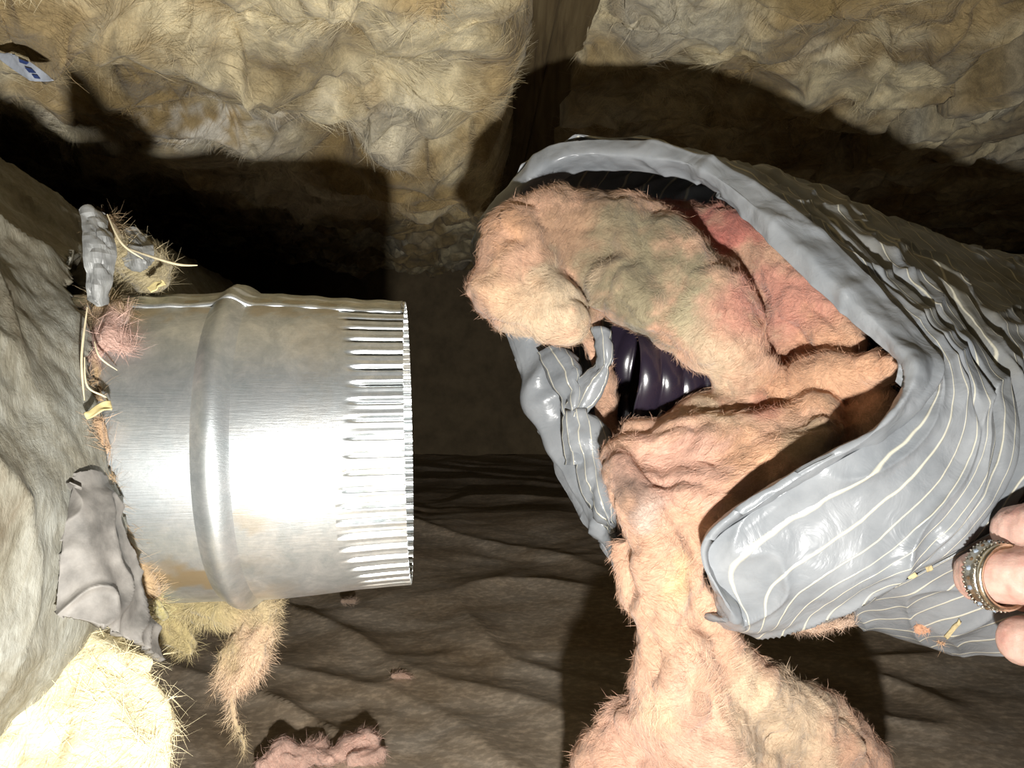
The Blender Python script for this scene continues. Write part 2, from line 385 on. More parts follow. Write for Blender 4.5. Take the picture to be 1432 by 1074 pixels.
def batt(name, xs, ys, zf, label, cols, amp, seed, fn):
    X, Y = np.meshgrid(xs, ys, indexing='ij'); p = np.stack([X.ravel(), Y.ravel(), 0*X.ravel()], 1)
    z = zf(p[:, 0], p[:, 1]); wp = p+.035*np.stack([fbm(p, 7, 3, seed), fbm(p, 7, 3, seed+20), 0*z], 1)
    b1 = billow(wp, 7.5, 4, seed+40, .42); b2 = fbm(wp, 22, 3, seed+60, .4)
    h = amp*(-b1*1.0+.3*b2); p2 = p.copy()
    p2[:, 0] += .030*fbm(p, 12, 3, seed+80); p2[:, 1] += .030*fbm(p, 12, 3, seed+90); p2[:, 2] = z-h*1.2
    p2[:, 0] -= .0458*p2[:, 1]
    # ends and long sides turn up to the subfloor
    c = cols(p2, b1)
    nu, nv = len(xs), len(ys); Q = gridq(nu, nv)
    edge = np.zeros(len(p), bool); I = np.arange(len(p)); iu = I//nv; iv = I % nv
    top = p2.copy(); top[:, 2] = .858
    idx = [np.where(iu == 0)[0], np.where(iv == nv-1)[0], np.where(iu == nu-1)[0][::-1], np.where(iv == 0)[0][::-1]]
    loop = np.concatenate([s[:-1] for s in idx]); k = len(loop); base = len(p2)
    V = np.concatenate([p2, top[loop]]); a = np.arange(k); b = (a+1) % k
    Q2 = np.stack([loop[a], loop[b], base+b, base+a], 1)
    V = V; o = mesh_np(name, V, np.concatenate([Q, Q2]), M['tan'], cols=np.concatenate([c, c[loop]]))
    tag(o, label, 'insulation', 'insulation batts hanging between the joists'); return o, p2, c, Q
def cols_l(p, b, crust=True):
    k = sstep(-.45, .55, fbm(p, 9, 4, 71, .6)*1.4)[:, None]
    c = np.array((.46, .345, .175))*(1-k)+np.array((.80, .70, .46))*k
    k2 = sstep(.12, .5, fbm(p, 5, 3, 77))[:, None]*.6; c = c*(1-k2)+np.array((.80, .76, .62))*k2
    if crust: k4 = (np.exp(-((p[:, 0]+.27+.5*(p[:, 1]-.68))/.10)**2-((p[:, 1]-.68)/.055)**2)*sstep(-.15, .25, fbm(p, 70, 3, 91)))[:, None]*.9; c = c*(1-k4)+np.array((.86, .84, .76))*k4
    k3 = sstep(.15, .5, fbm(p, 6, 3, 78))[:, None]*.65; c = c*(1-k3)+np.array((.27, .19, .075))*k3
    return c
def cols_r(p, b): return cols_l(p, b, False)
def z_left(x, y):
    z = .545+.02*np.sin(x*7)
    z = z-.055*np.exp(-((x+.02)/.13)**2-((y-.86)/.22)**2)      # bulge beside the joist
    z = z-.02*np.exp(-((x+.35)/.3)**2-((y-.55)/.3)**2)
    z = z+.07*sstep(1.05, 1.3, y)+.05*sstep(-.5, -.9, x)
    return z+.05*sstep(.015, .04, x)
oL, pL, cL, QL = batt('insulation_batt', np.linspace(-.95, .033, 420), np.linspace(.22, 2.25, 560), z_left,
     'bright tan fibreglass batt sagging in billows above the metal collar', cols_l, .036, 3, None)
oM, pM, cM, QM = batt('insulation_batt', np.linspace(.112, .464, 200), np.linspace(.3, 2.25, 400), lambda x, y: .582+.012*np.sin(9*x)+0*y,
     'tan fibreglass batt lying level between the joists above the open sleeve', cols_r, .024, 33, None)
batt('insulation_batt', np.linspace(.515, 1.2, 260), np.linspace(.3, 2.25, 340), lambda x, y: .588-.02*np.sin(5*x)+0*y,
     'tan fibreglass batt beyond the dark joist slot', cols_r, .026, 53, None)
nL = normals(pL, QL); nL[nL[:, 2] > 0] *= -1
fibres('loose_fibres', pL, nL, 2600, .016, M['fibre'], oL, cL, seed=5, sel=(pL[:, 1] < 1.2), wid=.0001)
nap('surface_fibres', pL, nL, 90000, .022, M['fibre'], oL, cL, seed=6, sel=(pL[:, 1] < 1.15)&(pL[:, 1] > .35)&(pL[:, 0] > -.62), wid=.00011, fs=14)

nM = normals(pM, QM); nM[nM[:, 2] > 0] *= -1
nap('surface_fibres', pM, nM, 30000, .025, M['fibre'], oM, cM, seed=16, sel=(pM[:, 1] < 1.4)&(pM[:, 1] > .5), wid=.00013, fs=14)

# ------------------------------------------------------------------ wrapped trunk duct
TC = np.array((-.392, .38, H-.045)); TY = math.radians(-5.3)                     # axis passes here
TA = np.array((math.sin(TY), math.cos(TY), 0)); TR = np.array((math.cos(TY), -math.sin(TY), 0))   # along, right
trunk = empty('trunk_duct', (TC[0], TC[1], H-.23), 'big round trunk duct in torn dirty grey wrap that carries the metal collar', 'duct')
def trunk_surface(R, ny, nt, y0, y1, amp, seed, cut=None):
    s = np.linspace(y0, y1, ny) if ny < 100 else np.concatenate([np.linspace(y0, -.16, 70)[:-1], np.linspace(-.16, .2, 240)[:-1], np.linspace(.2, y1, 90)]); ny = len(s); th = np.linspace(-math.pi, math.pi, nt, endpoint=False)
    Sg, Tg = np.meshgrid(s, th, indexing='ij'); Sg = Sg.ravel(); Tg = Tg.ravel()
    d = np.cos(Tg)[:, None]*TR+np.sin(Tg)[:, None]*np.array((0, 0, 1.0)); p = TC+Sg[:, None]*TA+R*d
    n1 = pn(p*np.array((1, 1, .45)), 9, seed); n2 = 1-np.abs(pn(p*np.array((1.5, 1.5, .5)), 16, seed+3))*2
    bul = (+.038*np.exp(-((Sg+.03)/.12)**2-((Tg+.12)/.55)**2) if cut is not None else 0)
    h = bul+amp*(1.1*n1+.5*np.maximum(n2, 0)**4+.35*fbm(p, 40, 3, seed+5)); p = p+d*h[:, None]
    Q = gridq(ny, nt, False, True)
    if cut is not None:
        q = p[Q].mean(1); keep = ~cut(Sg[Q].mean(1), np.where(np.abs(Tg[Q]).max(1) > 3, 9, Tg[Q].mean(1)), q); used, Q = compact(p, Q, keep); p = p[used]
    return p, Q
def cut(s, t, q):
    n = .16*fbm(q, 30, 4, 9)
    return ((s-.015)/.092)**2+((t-.02)/.56)**2+n < 1.0
p, Q = trunk_surface(.196, 360, 640, -.75, 1.85, .009, 21, cut)
o = mesh_np('wrap', p, Q, M['wrap'], trunk); solidify(o, .010)
p, Q = trunk_surface(.178, 60, 96, -.74, 1.84, .001, 22); mesh_np('duct_shell', p, Q, M['dark'], trunk)
def sheet_patch(name, outline_rows, nu, nv, m, parent, amp, sc, seed, thick=.0012, ragged=0, cols=None, attrs=False, tintc=(1, 1, 1), smooth=True):
    """crumpled sheet lofted through rows of 3-D control points"""
    rows = [cr(r, nv) for r in outline_rows]; A = np.stack(rows); G = np.stack([cr(A[:, j], nu) for j in range(nv)], 1)
    V = G.reshape(-1, 3); Q = gridq(nu, nv); n = normals(V, Q)
    h = amp*(fbm(V, sc, 3, seed)+1.3*(1-np.abs(pn(V, sc*1.3, seed+9))*2.2).clip(0)**3); V = V+n*h[:, None]
    at = None
    if attrs:
        I = np.arange(len(V)); at = {'su': (I % nv)/nv, 'sv': (I//nv)/nu*attrs}
        cols = np.tile(np.array(tintc, float), (len(V), 1))
    if ragged:
        q = V[Q].mean(1); I = Q[:, 0]//nv; J = Q[:, 0] % nv; e = np.minimum(np.minimum(I, nu-2-I)/nu, np.minimum(J, nv-2-J)/nv)
        keep = e > ragged*(.5+fbm(q, 120, 3, seed+3)); used, Q = compact(V, Q, keep); V = V[used]
        if cols is not None: cols = cols[used]
        if at: at = {k: v[used] for k, v in at.items()}
    o = mesh_np(name, V, Q, m, parent, smooth, cols, at); solidify(o, thick); return o
R_ = lambda *a: [P(*x) for x in a]
# grey triangular flap of wrap hanging over the bright fluff
sheet_patch('torn_flap', [R_((105, 660, .298), (128, 655, .304), (150, 665, .316)), R_((92, 725, .290), (130, 715, .296), (178, 752, .314)),
                          R_((82, 800, .285), (145, 800, .292), (205, 832, .318)), R_((76, 858, .282), (150, 880, .290), (230, 928, .322))],
            120, 90, M['wrap_back'], trunk, .0022, 45, 5, .003, .03)
# light lip of wrap along the torn edge, above the collar
sheet_patch('torn_flap', [R_((112, 292, .338), (118, 345, .330), (122, 420, .328)), R_((128, 290, .340), (138, 345, .330), (137, 428, .328)), R_((142, 300, .348), (160, 350, .337), (150, 425, .333))],
            18, 26, M['foil'], trunk, .0012, 110, 15, .0012).data.polygons.foreach_set('use_smooth', np.zeros(17*25, bool))
sheet_patch('torn_flap', [R_((165, 330, .372), (185, 322, .372), (205, 332, .374)), R_((170, 352, .362), (192, 350, .360), (215, 350, .366)), R_((175, 372, .362), (196, 380, .358), (212, 368, .366))],
            14, 16, M['foil'], trunk, .0012, 110, 25, .0012).data.polygons.foreach_set('use_smooth', np.zeros(13*15, bool))
def fluff(name, chains, spots, base, parent=None, m='wool', vox=.0022, amp=.006, sc=45, seed=3, nf=800, fl=.012, sm=5, stretch=(1, 1, 1), wid=.00008, fib='loose_fibres', nap_n=0, grav=.15):
    V, Q = blob(chains, vox, sm); n = normals(V, Q); S_ = V*np.array(stretch)
    wp = V+.012*np.stack([fbm(V, 30, 2, seed), fbm(V, 30, 2, seed+1), fbm(V, 30, 2, seed+2)], 1)
    h = amp*(1.0*fbm(wp*np.array(stretch), sc*.8, 4, seed+4, .42)-.8*(1-np.abs(pn(wp*np.array(stretch), sc*.5, seed+8))*3.5).clip(0)**2+.12*billow(wp, sc*2.2, 2, seed+12)+.09*pn(V+.03*np.stack([pn(V, 26, seed+31), pn(V, 26, seed+32), pn(V, 26, seed+33)], 1)*3, sc*3.2, seed+34))
    V = V+n*h[:, None]; c = palette(V, spots, base); n = normals(V, Q)
    o = mesh_np(name, V, Q, M[m], parent, cols=c)
    if nap_n: nap('surface_fibres', V, n, nap_n, fl*1.1, M['fibre'], o, c, seed=seed+5)
    if nf: fibres(fib, V, n, nf, fl, M['fibre'], o, c, seed=seed, wid=wid, grav=grav)
    return o, V, n, c
def spot(px, py, d, r, rgb, s=1.0): return tuple(P(px, py, d))+(r/F*d, rgb, s)
WHT = (.82, .72, .46)
fluff('exposed_insulation', [C((90, 900, .315, 36), (140, 960, .31, 60), (150, 1060, .305, 78), (140, 1160, .31, 80)), C((40, 985, .305, 38), (60, 1080, .30, 70)),
       C((200, 935, .318, 22), (205, 1000, .312, 34), (210, 1090, .31, 38)), C((20, 920, .31, 40), (-40, 1000, .305, 70), (-60, 1100, .31, 80)), C((60, 880, .335, 45), (-20, 960, .35, 80), (80, 1040, .36, 100))],
      [], WHT, trunk, nf=5000, fl=.014, nap_n=12000, seed=13, amp=.005)
# fluff and litter squeezed in the joint round the collar
BR = (.36, .25, .14); PK = (.72, .43, .36)
fluff('joint_insulation', [C((165, 440, .349, 18), (158, 466, .340, 22), (172, 486, .338, 13)), C((141, 588, .320, 13), (143, 622, .320, 15)), C((150, 420, .362, 24), (134, 500, .335, 14), (140, 560, .327, 12)),
       C((205, 380, .38, 36), (165, 350, .365, 26), (150, 310, .36, 16)), C((228, 860, .365, 12), (207, 815, .345, 13), (170, 740, .330, 11), (152, 670, .322, 9))],
      [spot(163, 465, .335, 45, (.56, .37, .31), .95), spot(140, 610, .315, 38, (.50, .33, .20), .9), spot(200, 370, .37, 60, (.34, .29, .17), .9), spot(215, 845, .36, 40, (.40, .36, .16), .9)], BR, trunk, nf=1200, fl=.012, nap_n=6000, seed=23, amp=.004, vox=.0018)
def small_sheet(name, rows, m, parent, amp=.0008, seed=1, thick=.0006):
    return sheet_patch(name, rows, 10, 12, m, parent, amp, 160, seed, thick)
small_sheet('dry_leaf', [R_((118, 579, .308), (138, 565, .311), (154, 561, .315)), R_((121, 586, .307), (140, 578, .309), (157, 571, .313))], M['leaf'], trunk, seed=4)
small_sheet('dry_leaf', [R_((206, 402, .352), (216, 394, .352), (229, 392, .350)), R_((210, 408, .350), (220, 403, .350), (230, 397, .349))], M['leaf'], trunk, seed=8)
for k, (pts, r) in enumerate([([(180, 348, .355), (215, 360, .35), (250, 370, .348), (276, 371, .348)], .0006), ([(150, 300, .345), (170, 340, .34), (200, 362, .345)], .0005),
        ([(132, 478, .326), (140, 500, .324), (164, 518, .330)], .0004), ([(118, 500, .318), (122, 540, .314), (148, 556, .316), (156, 574, .316)], .0004),
        ([(96, 640, .322), (104, 690, .321), (110, 730, .32)], .0005), ([(58, 520, .313), (75, 590, .314), (100, 612, .318)], .0005), ([(122, 430, .326), (114, 500, .316), (118, 560, .312)], .0005), ([(60, 640, .308), (66, 700, .308), (72, 712, .308)], .0004)]):
    V, Q = tube([P(*x) for x in pts], [r*.6, r, r, r*.4], 6, 18); mesh_np('straw_strand', V, Q, M['straw'], trunk)

# ------------------------------------------------------------------ galvanised collar
CE = P(572, 617, .412); CYAW = math.radians(5.8); CT = math.radians(1.3)        # centre of the crimped end
CA = np.array((math.cos(CYAW)*math.cos(CT), math.sin(CYAW)*math.cos(CT), math.sin(CT)))      # axis, pointing out
CU = np.array((0, 0, 1.0)); CU = CU-CA*CU.dot(CA); CU /= np.linalg.norm(CU); CFR = np.cross(CU, CA)*1.0   # towards the lens
if CFR[1] > 0: CFR = -CFR
collar = empty('duct_collar', tuple(CE-CA*.16), 'shiny galvanised metal duct collar with crimped end and raised bead', 'duct collar')
def cyl(prof, nth, rmod=None, th0=0, th1=2*math.pi):
    closed = abs(th1-th0-2*math.pi) < 1e-6
    th = np.linspace(th0, th1, nth, endpoint=not closed); a = np.array([x[0] for x in prof]); r = np.array([x[1] for x in prof])
    A, T = np.meshgrid(a, th, indexing='ij'); Rr = np.repeat(r[:, None], nth, 1)
    if rmod is not None: Rr = Rr+rmod(A, T)
    V = CE+A[..., None]*CA+Rr[..., None]*(np.cos(T)[..., None]*CFR+np.sin(T)[..., None]*CU)
    return V.reshape(-1, 3), gridq(len(a), nth, False, closed)
r0, rE = .0765, .0722
rad = lambda a: rE+(r0-rE)*sstep(0, -.075, a)       # a = 0 at the open end, negative towards the trunk
dent = lambda A, T: .0008*np.sin(2*T+.5)+.0005*np.sin(3*T+A*30)
a1 = np.linspace(-.19, -.030, 60); V, Q = cyl([(a, rad(a)) for a in a1], 256, dent); 
def stain(V):
    r_ = np.zeros(len(V)); wob = fbm(V, 55, 5, 8, .65)*1.1
    for px, py, d, rx, rz, k in ((262, 818, .34, 70, 20, .85), (240, 805, .34, 30, 25, .5), (360, 730, .34, 40, 25, .35), (200, 420, .36, 140, 26, .5), (420, 424, .38, 160, 20, .45)  ):
        c_ = P(px, py, d); q_ = np.sqrt(((V[:, 0]-c_[0])/(rx/F*d))**2+((V[:, 2]-c_[2])/(rz/F*d))**2)+wob; r_ = np.maximum(r_, k*(1-sstep(.5, 1.2, q_))*(V[:, 1] < CE[1]+.02))
    return r_
o = mesh_np('collar_body', V, Q, M['galv'], collar, attrs={'stain': stain(V)}); solidify(o, .0009).use_rim = False
aa = np.linspace(-.030, 0, 24)
def crimp(A, T):
    g0 = T*60/(2*math.pi); jit = .0035*np.sin(np.floor(g0+.5)*12.9898)*1.0; k = sstep(-.0285+jit, -.019+jit, A)*(A > -.0299); g = np.abs((g0 % 1)-.5)*2; groove = sstep(.55, 1.0, g)
    return dent(A, T)+k*(-.0026*groove+.0004*np.cos((1-g)*math.pi/2))
V, Q = cyl([(a, rad(a)) for a in aa], 960, crimp); o = mesh_np('crimped_end', V, Q, M['galv'], collar); solidify(o, .0009).use_rim = False
ab = -.0795; th = np.linspace(-1, 1, 17)
V, Q = cyl([(ab+.0085*t, rad(ab)+.0047*math.cos(t*math.pi/2)**1.2-.0004) for t in th], 256, dent); mesh_np('bead', V, Q, M['galv'], collar)
# lap seam along the top, climbing over the bead
ts = math.radians(62); prof = []
for a in np.linspace(-.165, -.001, 120): prof.append((a, rad(a)+.0006+.0047*math.exp(-((a-ab)/.0055)**2)))
V, Q = cyl(prof, 14, lambda A, T: .0011*np.cos((T-ts)/.03*math.pi/2).clip(0)+.0003*np.sin(A*400), ts-.03, ts+.22)
o = mesh_np('lap_seam', V, Q, M['galv'], collar); solidify(o, .0006)

# tuft of fibreglass hanging from below the collar
o, V, n, c = fluff('insulation_tuft', [C((235, 845, .40, 20), (240, 880, .40, 22), (262, 905, .40, 14)), C((235, 842, .40, 20), (290, 850, .40, 22), (345, 858, .40, 24), (370, 850, .395, 18)),
       C((378, 842, .395, 12), (372, 880, .392, 15), (355, 915, .39, 22), (335, 940, .39, 24), (330, 955, .39, 14)), C((345, 880, .395, 16), (325, 920, .392, 17), (305, 950, .39, 5), (297, 972, .39, 2)), C((332, 950, .39, 9), (324, 975, .388, 5), (328, 1005, .386, 3), (340, 1035, .384, 3.2), (344, 1052, .384, 2))],
      [spot(345, 930, .39, 60, (.58, .40, .27), .8), spot(270, 870, .40, 70, (.34, .28, .13), .8)], (.42, .33, .19), None, nf=1800, fl=.009, nap_n=9000, seed=31, amp=.003, sc=70, vox=.0015, sm=3, stretch=(1.6, 1.6, .5), grav=1.0)
tag(o, 'straggly beige fibreglass tuft with a long tail hanging under the metal collar', 'insulation')

# ------------------------------------------------------------------ insulated flexible duct
duct = empty('flex_duct', tuple(P(1250, 560, .50)), 'insulated flexible duct with grey striped plastic sleeve and pink fibreglass spilling out', 'flexible duct')
rimO = [(775,205,.50),(870,199,.49),(970,216,.47),(1080,280,.44),(1190,378,.41),(1275,470,.385),(1300,525,.37),(1238,602,.365),(1110,678,.37),(988,772,.385),(1035,880,.40),(880,808,.47),(775,640,.51),(715,470,.53),(663,345,.53),(715,258,.52)]
ring1 = [(800,214,.53),(900,206,.52),(1010,230,.50),(1110,283,.465),(1222,378,.425),(1305,462,.395),(1348,540,.375),(1335,640,.37),(1235,752,.37),(1125,826,.38),(1068,884,.41),(950,835,.50),(850,690,.55),(800,500,.57),(750,370,.57),(760,270,.55)]
ring2 = [(960,240,.58),(1040,236,.56),(1120,254,.53),(1212,312,.49),(1312,396,.44),(1388,488,.40),(1424,570,.38),(1410,668,.37),(1335,765,.37),(1245,818,.385),(1165,856,.42),(1060,820,.53),(980,690,.58),(930,520,.61),(900,380,.61),(920,290,.60)]
ring3 = [(1180,305,.62),(1230,304,.60),(1290,333,.56),(1355,380,.52),(1435,440,.46),(1500,512,.42),(1520,580,.40),(1505,655,.39),(1445,706,.39),(1375,745,.40),(1300,785,.43),(1240,760,.54),(1180,680,.60),(1150,550,.64),(1130,430,.64),(1150,345,.63)]
ring4 = [(1430,378,.64),(1470,372,.62),(1510,390,.58),(1560,425,.54),(1620,470,.49),(1670,525,.45),(1690,585,.43),(1680,650,.42),(1630,690,.42),(1570,710,.44),(1510,715,.48),(1460,695,.56),(1420,650,.62),(1400,570,.66),(1395,490,.66),(1405,420,.66)]
ring5 = [(1760+.6*(x-1530), 545+.9*(y-545), d+.12) for x, y, d in ring4]
def loft(rings, nu, nv, along=None):
    K = np.stack([cr([P(*x) for x in r], nv, True) for r in rings])
    G = np.stack([cr(K[:, j], nu) for j in range(nv)], 1)
    return G
rim0 = [(x, y, d+(.013 if 1 <= k <= 6 else .004)) for k, (x, y, d) in enumerate(rimO)]
G = loft([rim0, ring1, ring2, ring3, ring4, ring5], 260, 420)
nu, nv = G.shape[:2]; V = G.reshape(-1, 3); Q = gridq(nu, nv, False, True)
cen = G.mean(1); sv = np.concatenate([[0], np.cumsum(np.linalg.norm(np.diff(cen, axis=0), axis=1))])
SVv = np.repeat(sv, nv); SU = np.tile(np.arange(nv)/nv, nu)
n = normals(V, Q); 
if np.mean(np.sum(n*(V-np.repeat(cen, nv, 0)), 1)) < 0: n = -n
ua = SU*2*math.pi
qw = np.stack([SVv*60+1.2*fbm(V, 10, 2, 2), np.cos(ua)*1.6, np.sin(ua)*1.6], 1)
h = .0020*(1-np.abs(pn(qw, .5, 4))*2.3).clip(0)**3-.0008*np.abs(pn(qw, .9, 6))+.0022*fbm(V, 30, 3, 8)+.0032*(1-np.abs(pn(V@np.array([(.7, .2, .6), (-.3, .9, .2), (-.6, -.3, .75)])*np.array((1, 1, .4)), 32, 14))*3).clip(0)**3
# deep girdling creases on the upper back of the sleeve
for s0, u0, wdt, dep in ((.062, .24, .0035, .012), (.092, .27, .005, .018), (.04, .2, .0025, .006), (.125, .25, .005, .014)):
    line = s0+.010*np.sin(ua*2+u0*9)+.006*fbm(V, 14, 2, 6)
    mask = np.exp(-((((SU-u0+.5) % 1)-.5)/.17)**2); h -= dep*mask*np.exp(-((SVv-line)/wdt)**2)
V = V+n*h[:, None]
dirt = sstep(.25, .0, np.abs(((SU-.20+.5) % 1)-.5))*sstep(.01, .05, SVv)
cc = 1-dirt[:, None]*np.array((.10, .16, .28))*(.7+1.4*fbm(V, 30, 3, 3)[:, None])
SVt = SVv+.0105*SU
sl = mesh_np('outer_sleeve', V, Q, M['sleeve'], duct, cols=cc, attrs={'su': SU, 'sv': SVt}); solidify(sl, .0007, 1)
# cuff: edge of the sleeve folded back into the mouth
inO = [(800,243,.515),(880,240,.50),(975,256,.48),(1045,308,.445),(1128,392,.415),(1222,478,.39),(1262,515,.375),(1215,598,.372),(1100,664,.378),(985,757,.395),(1000,858,.42),(900,790,.475),(862,640,.53),(800,490,.555),(715,365,.55),(740,285,.54)]
mid = [(a[0]*.5+b[0]*.5, a[1]*.5+b[1]*.5, min(a[2], b[2])-.006) for a, b in zip(rimO, inO)]
pre = [(a[0]+(a[0]-b[0])*.06+(16 if k < 7 else 4), a[1]+(a[1]-b[1])*.02+2, a[2]+(-.001 if k < 7 else .010)) for k, (a, b) in enumerate(zip(rimO, inO))]
G2 = loft([pre, rimO, mid, inO], 40, 420); V2 = G2.reshape(-1, 3); Q2 = gridq(40, 420, False, True); n2 = normals(V2, Q2); n2[n2[:, 1] > 0] *= -1
U2 = np.tile(np.arange(420)/420, 40); T2 = np.repeat(np.arange(40)/39, 420)
left = np.exp(-((U2-.79)/.09)**2)
q2 = V2*np.array((1, 1, 1)); cr1 = (1-np.abs(pn(q2@np.array([(.8, 0, .6), (0, 1, 0), (-.6, 0, .8)])*np.array((1, 1, .3)), 30, 31))*2.5).clip(0)**2
h2 = (.0022+.006*left)*(cr1-.3)+.0015*fbm(V2, 50, 3, 33)+.0008*np.sin(T2*7+3*fbm(V2, 8, 2, 3))*(1-left)
V2 = V2+n2*h2[:, None]
o = mesh_np('sleeve_cuff', V2, Q2, M['sleeve'], duct, cols=np.ones((len(V2), 3)), attrs={'su': U2, 'sv': .2935+T2*.002}); solidify(o, .0006, 0)
# twisted tatters of sleeve on the left side of the mouth
TT = (1, 1, 1)
sheet_patch('sleeve_tatter', [R_((824, 458, .488), (833, 500, .490), (800, 540, .495), (786, 590, .495), (790, 650, .488)), R_((842, 456, .484), (846, 505, .482), (822, 545, .486), (800, 590, .486), (803, 650, .482)), R_((857, 464, .486), (855, 510, .484), (842, 552, .488), (818, 590, .488), (818, 648, .486))],
            9, 26, M['sleeve'], duct, .0022, 60, 3, .0006, 0, None, .03, TT, False)
sheet_patch('sleeve_tatter', [R_((748, 492, .51), (770, 540, .50), (790, 585, .492)), R_((775, 480, .505), (800, 520, .492), (806, 570, .488)), R_((800, 490, .508), (815, 530, .496), (812, 575, .492))],
            12, 14, M['sleeve'], duct, .0035, 45, 5, .0006, 0, None, .04, TT, False)
sheet_patch('sleeve_tatter', [R_((790, 575, .488), (800, 640, .484), (820, 710, .478), (845, 750, .47)), R_((820, 570, .486), (828, 630, .478), (836, 690, .47), (858, 745, .462)), R_((838, 590, .49), (868, 628, .485), (850, 660, .478), (868, 740, .468))],
            12, 22, M['sleeve'], duct, .0035, 45, 7, .0006, 0, None, .05, TT, False)
# slack skirt of the sleeve below the duct, held by the fingers
skirt = sheet_patch('sleeve_skirt', [R_((1150, 850, .43), (1230, 825, .40), (1320, 785, .375), (1440, 705, .37), (1560, 690, .38)), R_((1180, 862, .435), (1260, 852, .41), (1330, 825, .39), (1440, 780, .38), (1560, 760, .385)),
                             R_((1215, 878, .44), (1280, 888, .425), (1350, 880, .40), (1450, 850, .39), (1560, 840, .39)), R_((1250, 885, .45), (1310, 905, .44), (1380, 918, .42), (1460, 920, .40), (1570, 910, .40))],
            90, 110, M['sleeve'], duct, .0018, 22, 9, .0007, 0, None, .085, (1, 1, 1))
# black corrugated inner liner
LA = P(866, 526, .505); LB = P(1200, 545, .535); ax = (LB-LA)/np.linalg.norm(LB-LA); up = np.array((0, 0, 1.0)); up -= ax*up.dot(ax); up /= np.linalg.norm(up); sd = np.cross(ax, up)
ns, nt_ = 200, 72; L = .20; s = np.linspace(0, L, ns); th = np.linspace(0, 2*math.pi, nt_, endpoint=False); Sg, Tg = np.meshgrid(s, th, indexing='ij')
Rr = .038+.0022*np.abs(np.sin((Sg/.0135+Tg/(2*math.pi))*math.pi))**.6+.0008*np.sin(Tg*5+Sg*90)
V = LA+sd*0+Sg[..., None]*ax+Rr[..., None]*(np.cos(Tg)[..., None]*sd+np.sin(Tg)[..., None]*up)
o = mesh_np('inner_liner', V.reshape(-1, 3), gridq(ns, nt_, False, True), M['liner'], duct); solidify(o, .001)
# pink fibreglass blanket, torn open round the liner
PEA = (.66, .41, .28); PNK = (.64, .30, .23); CRM = (.70, .55, .38); GRY = (.27, .235, .15); RED = (.52, .17, .14); ORG = (.70, .41, .25)
chains = [C((725, 405, .478, 62), (735, 340, .485, 66), (790, 318, .488, 58), (870, 322, .485, 60), (940, 375, .478, 66), (1000, 440, .468, 66), (1035, 505, .462, 48), (1035, 545, .465, 38)),
          C((700, 410, .475, 45), (760, 430, .468, 52), (790, 445, .468, 38)), C((870, 400, .475, 52), (930, 440, .468, 48), (985, 480, .462, 42)),
          C((850, 312, .54, 40), (960, 334, .53, 55), (1040, 368, .52, 60), (1100, 430, .50, 62), (1140, 490, .485, 55)), C((1000, 308, .52, 32), (1060, 350, .50, 38), (1120, 410, .475, 38), (1180, 480, .45, 34)),
          C((1070, 590, .475, 52), (1130, 545, .455, 50), (1190, 520, .43, 36), (1235, 515, .41, 22)), C((1080, 480, .51, 70), (1150, 560, .49, 70)),
          C((870, 640, .445, 32), (930, 630, .442, 42), (1000, 625, .438, 52), (1070, 630, .435, 56), (1140, 590, .43, 44)), C((985, 590, .462, 40), (940, 605, .455, 32), (890, 605, .455, 26)), C((1000, 575, .468, 28), (1040, 570, .46, 40)),
          C((960, 700, .425, 52), (1020, 700, .42, 52), (1090, 640, .418, 40), (1160, 600, .412, 26)), C((1000, 560, .53, 60), (1100, 560, .53, 60)), C((846, 530, .512, 14), (846, 575, .510, 17), (856, 610, .505, 16)),
          C((800, 360, .495, 60), (850, 400, .50, 45)), C((1090, 690, .45, 60), (1170, 630, .44, 45), (1230, 570, .42, 30)), C((815, 430, .50, 26), (830, 470, .51, 18), (842, 510, .512, 14)),
          # tail hanging out of the mouth and heap below
          C((870, 665, .432, 34), (900, 700, .425, 46), (920, 760, .42, 46), (925, 815, .418, 40), (935, 870, .418, 48), (945, 930, .42, 62), (960, 1000, .43, 84), (985, 1090, .445, 120), (1000, 1180, .46, 140)),
          C((965, 800, .418, 22), (985, 860, .42, 26), (1020, 930, .428, 40), (1080, 985, .44, 55), (1150, 1030, .455, 62), (1185, 1075, .465, 60), (1160, 1170, .47, 90)), C((880, 1020, .44, 48), (850, 1075, .445, 50), (870, 1180, .46, 90)), C((960, 700, .43, 46), (975, 760, .425, 36)), C((870, 770, .435, 22), (890, 840, .43, 16))]
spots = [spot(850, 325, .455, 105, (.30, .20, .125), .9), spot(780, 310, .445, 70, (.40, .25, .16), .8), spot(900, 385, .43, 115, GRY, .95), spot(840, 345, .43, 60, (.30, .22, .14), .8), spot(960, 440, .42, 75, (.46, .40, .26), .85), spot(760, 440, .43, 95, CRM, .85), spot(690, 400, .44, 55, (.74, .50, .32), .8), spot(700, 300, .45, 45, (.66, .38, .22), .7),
         spot(940, 300, .545, 75, RED, .9), spot(1020, 325, .52, 65, RED, .85), spot(1110, 420, .45, 75, PNK, .85), spot(1040, 440, .43, 50, PNK, .75), spot(1010, 520, .425, 75, CRM, .85), spot(1160, 520, .43, 90, ORG, .8), spot(1060, 690, .39, 110, ORG, .85),
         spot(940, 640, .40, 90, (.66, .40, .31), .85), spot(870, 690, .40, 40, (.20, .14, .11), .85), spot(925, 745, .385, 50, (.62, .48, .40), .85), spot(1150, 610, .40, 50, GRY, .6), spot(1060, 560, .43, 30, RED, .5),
         spot(945, 820, .385, 45, (.78, .56, .30), .85), spot(1090, 1020, .42, 120, CRM, .85), spot(960, 950, .39, 80, (.68, .44, .30), .8), spot(920, 1060, .40, 110, (.70, .43, .32), .8), spot(900, 1000, .40, 40, (.74, .56, .36), .7)]
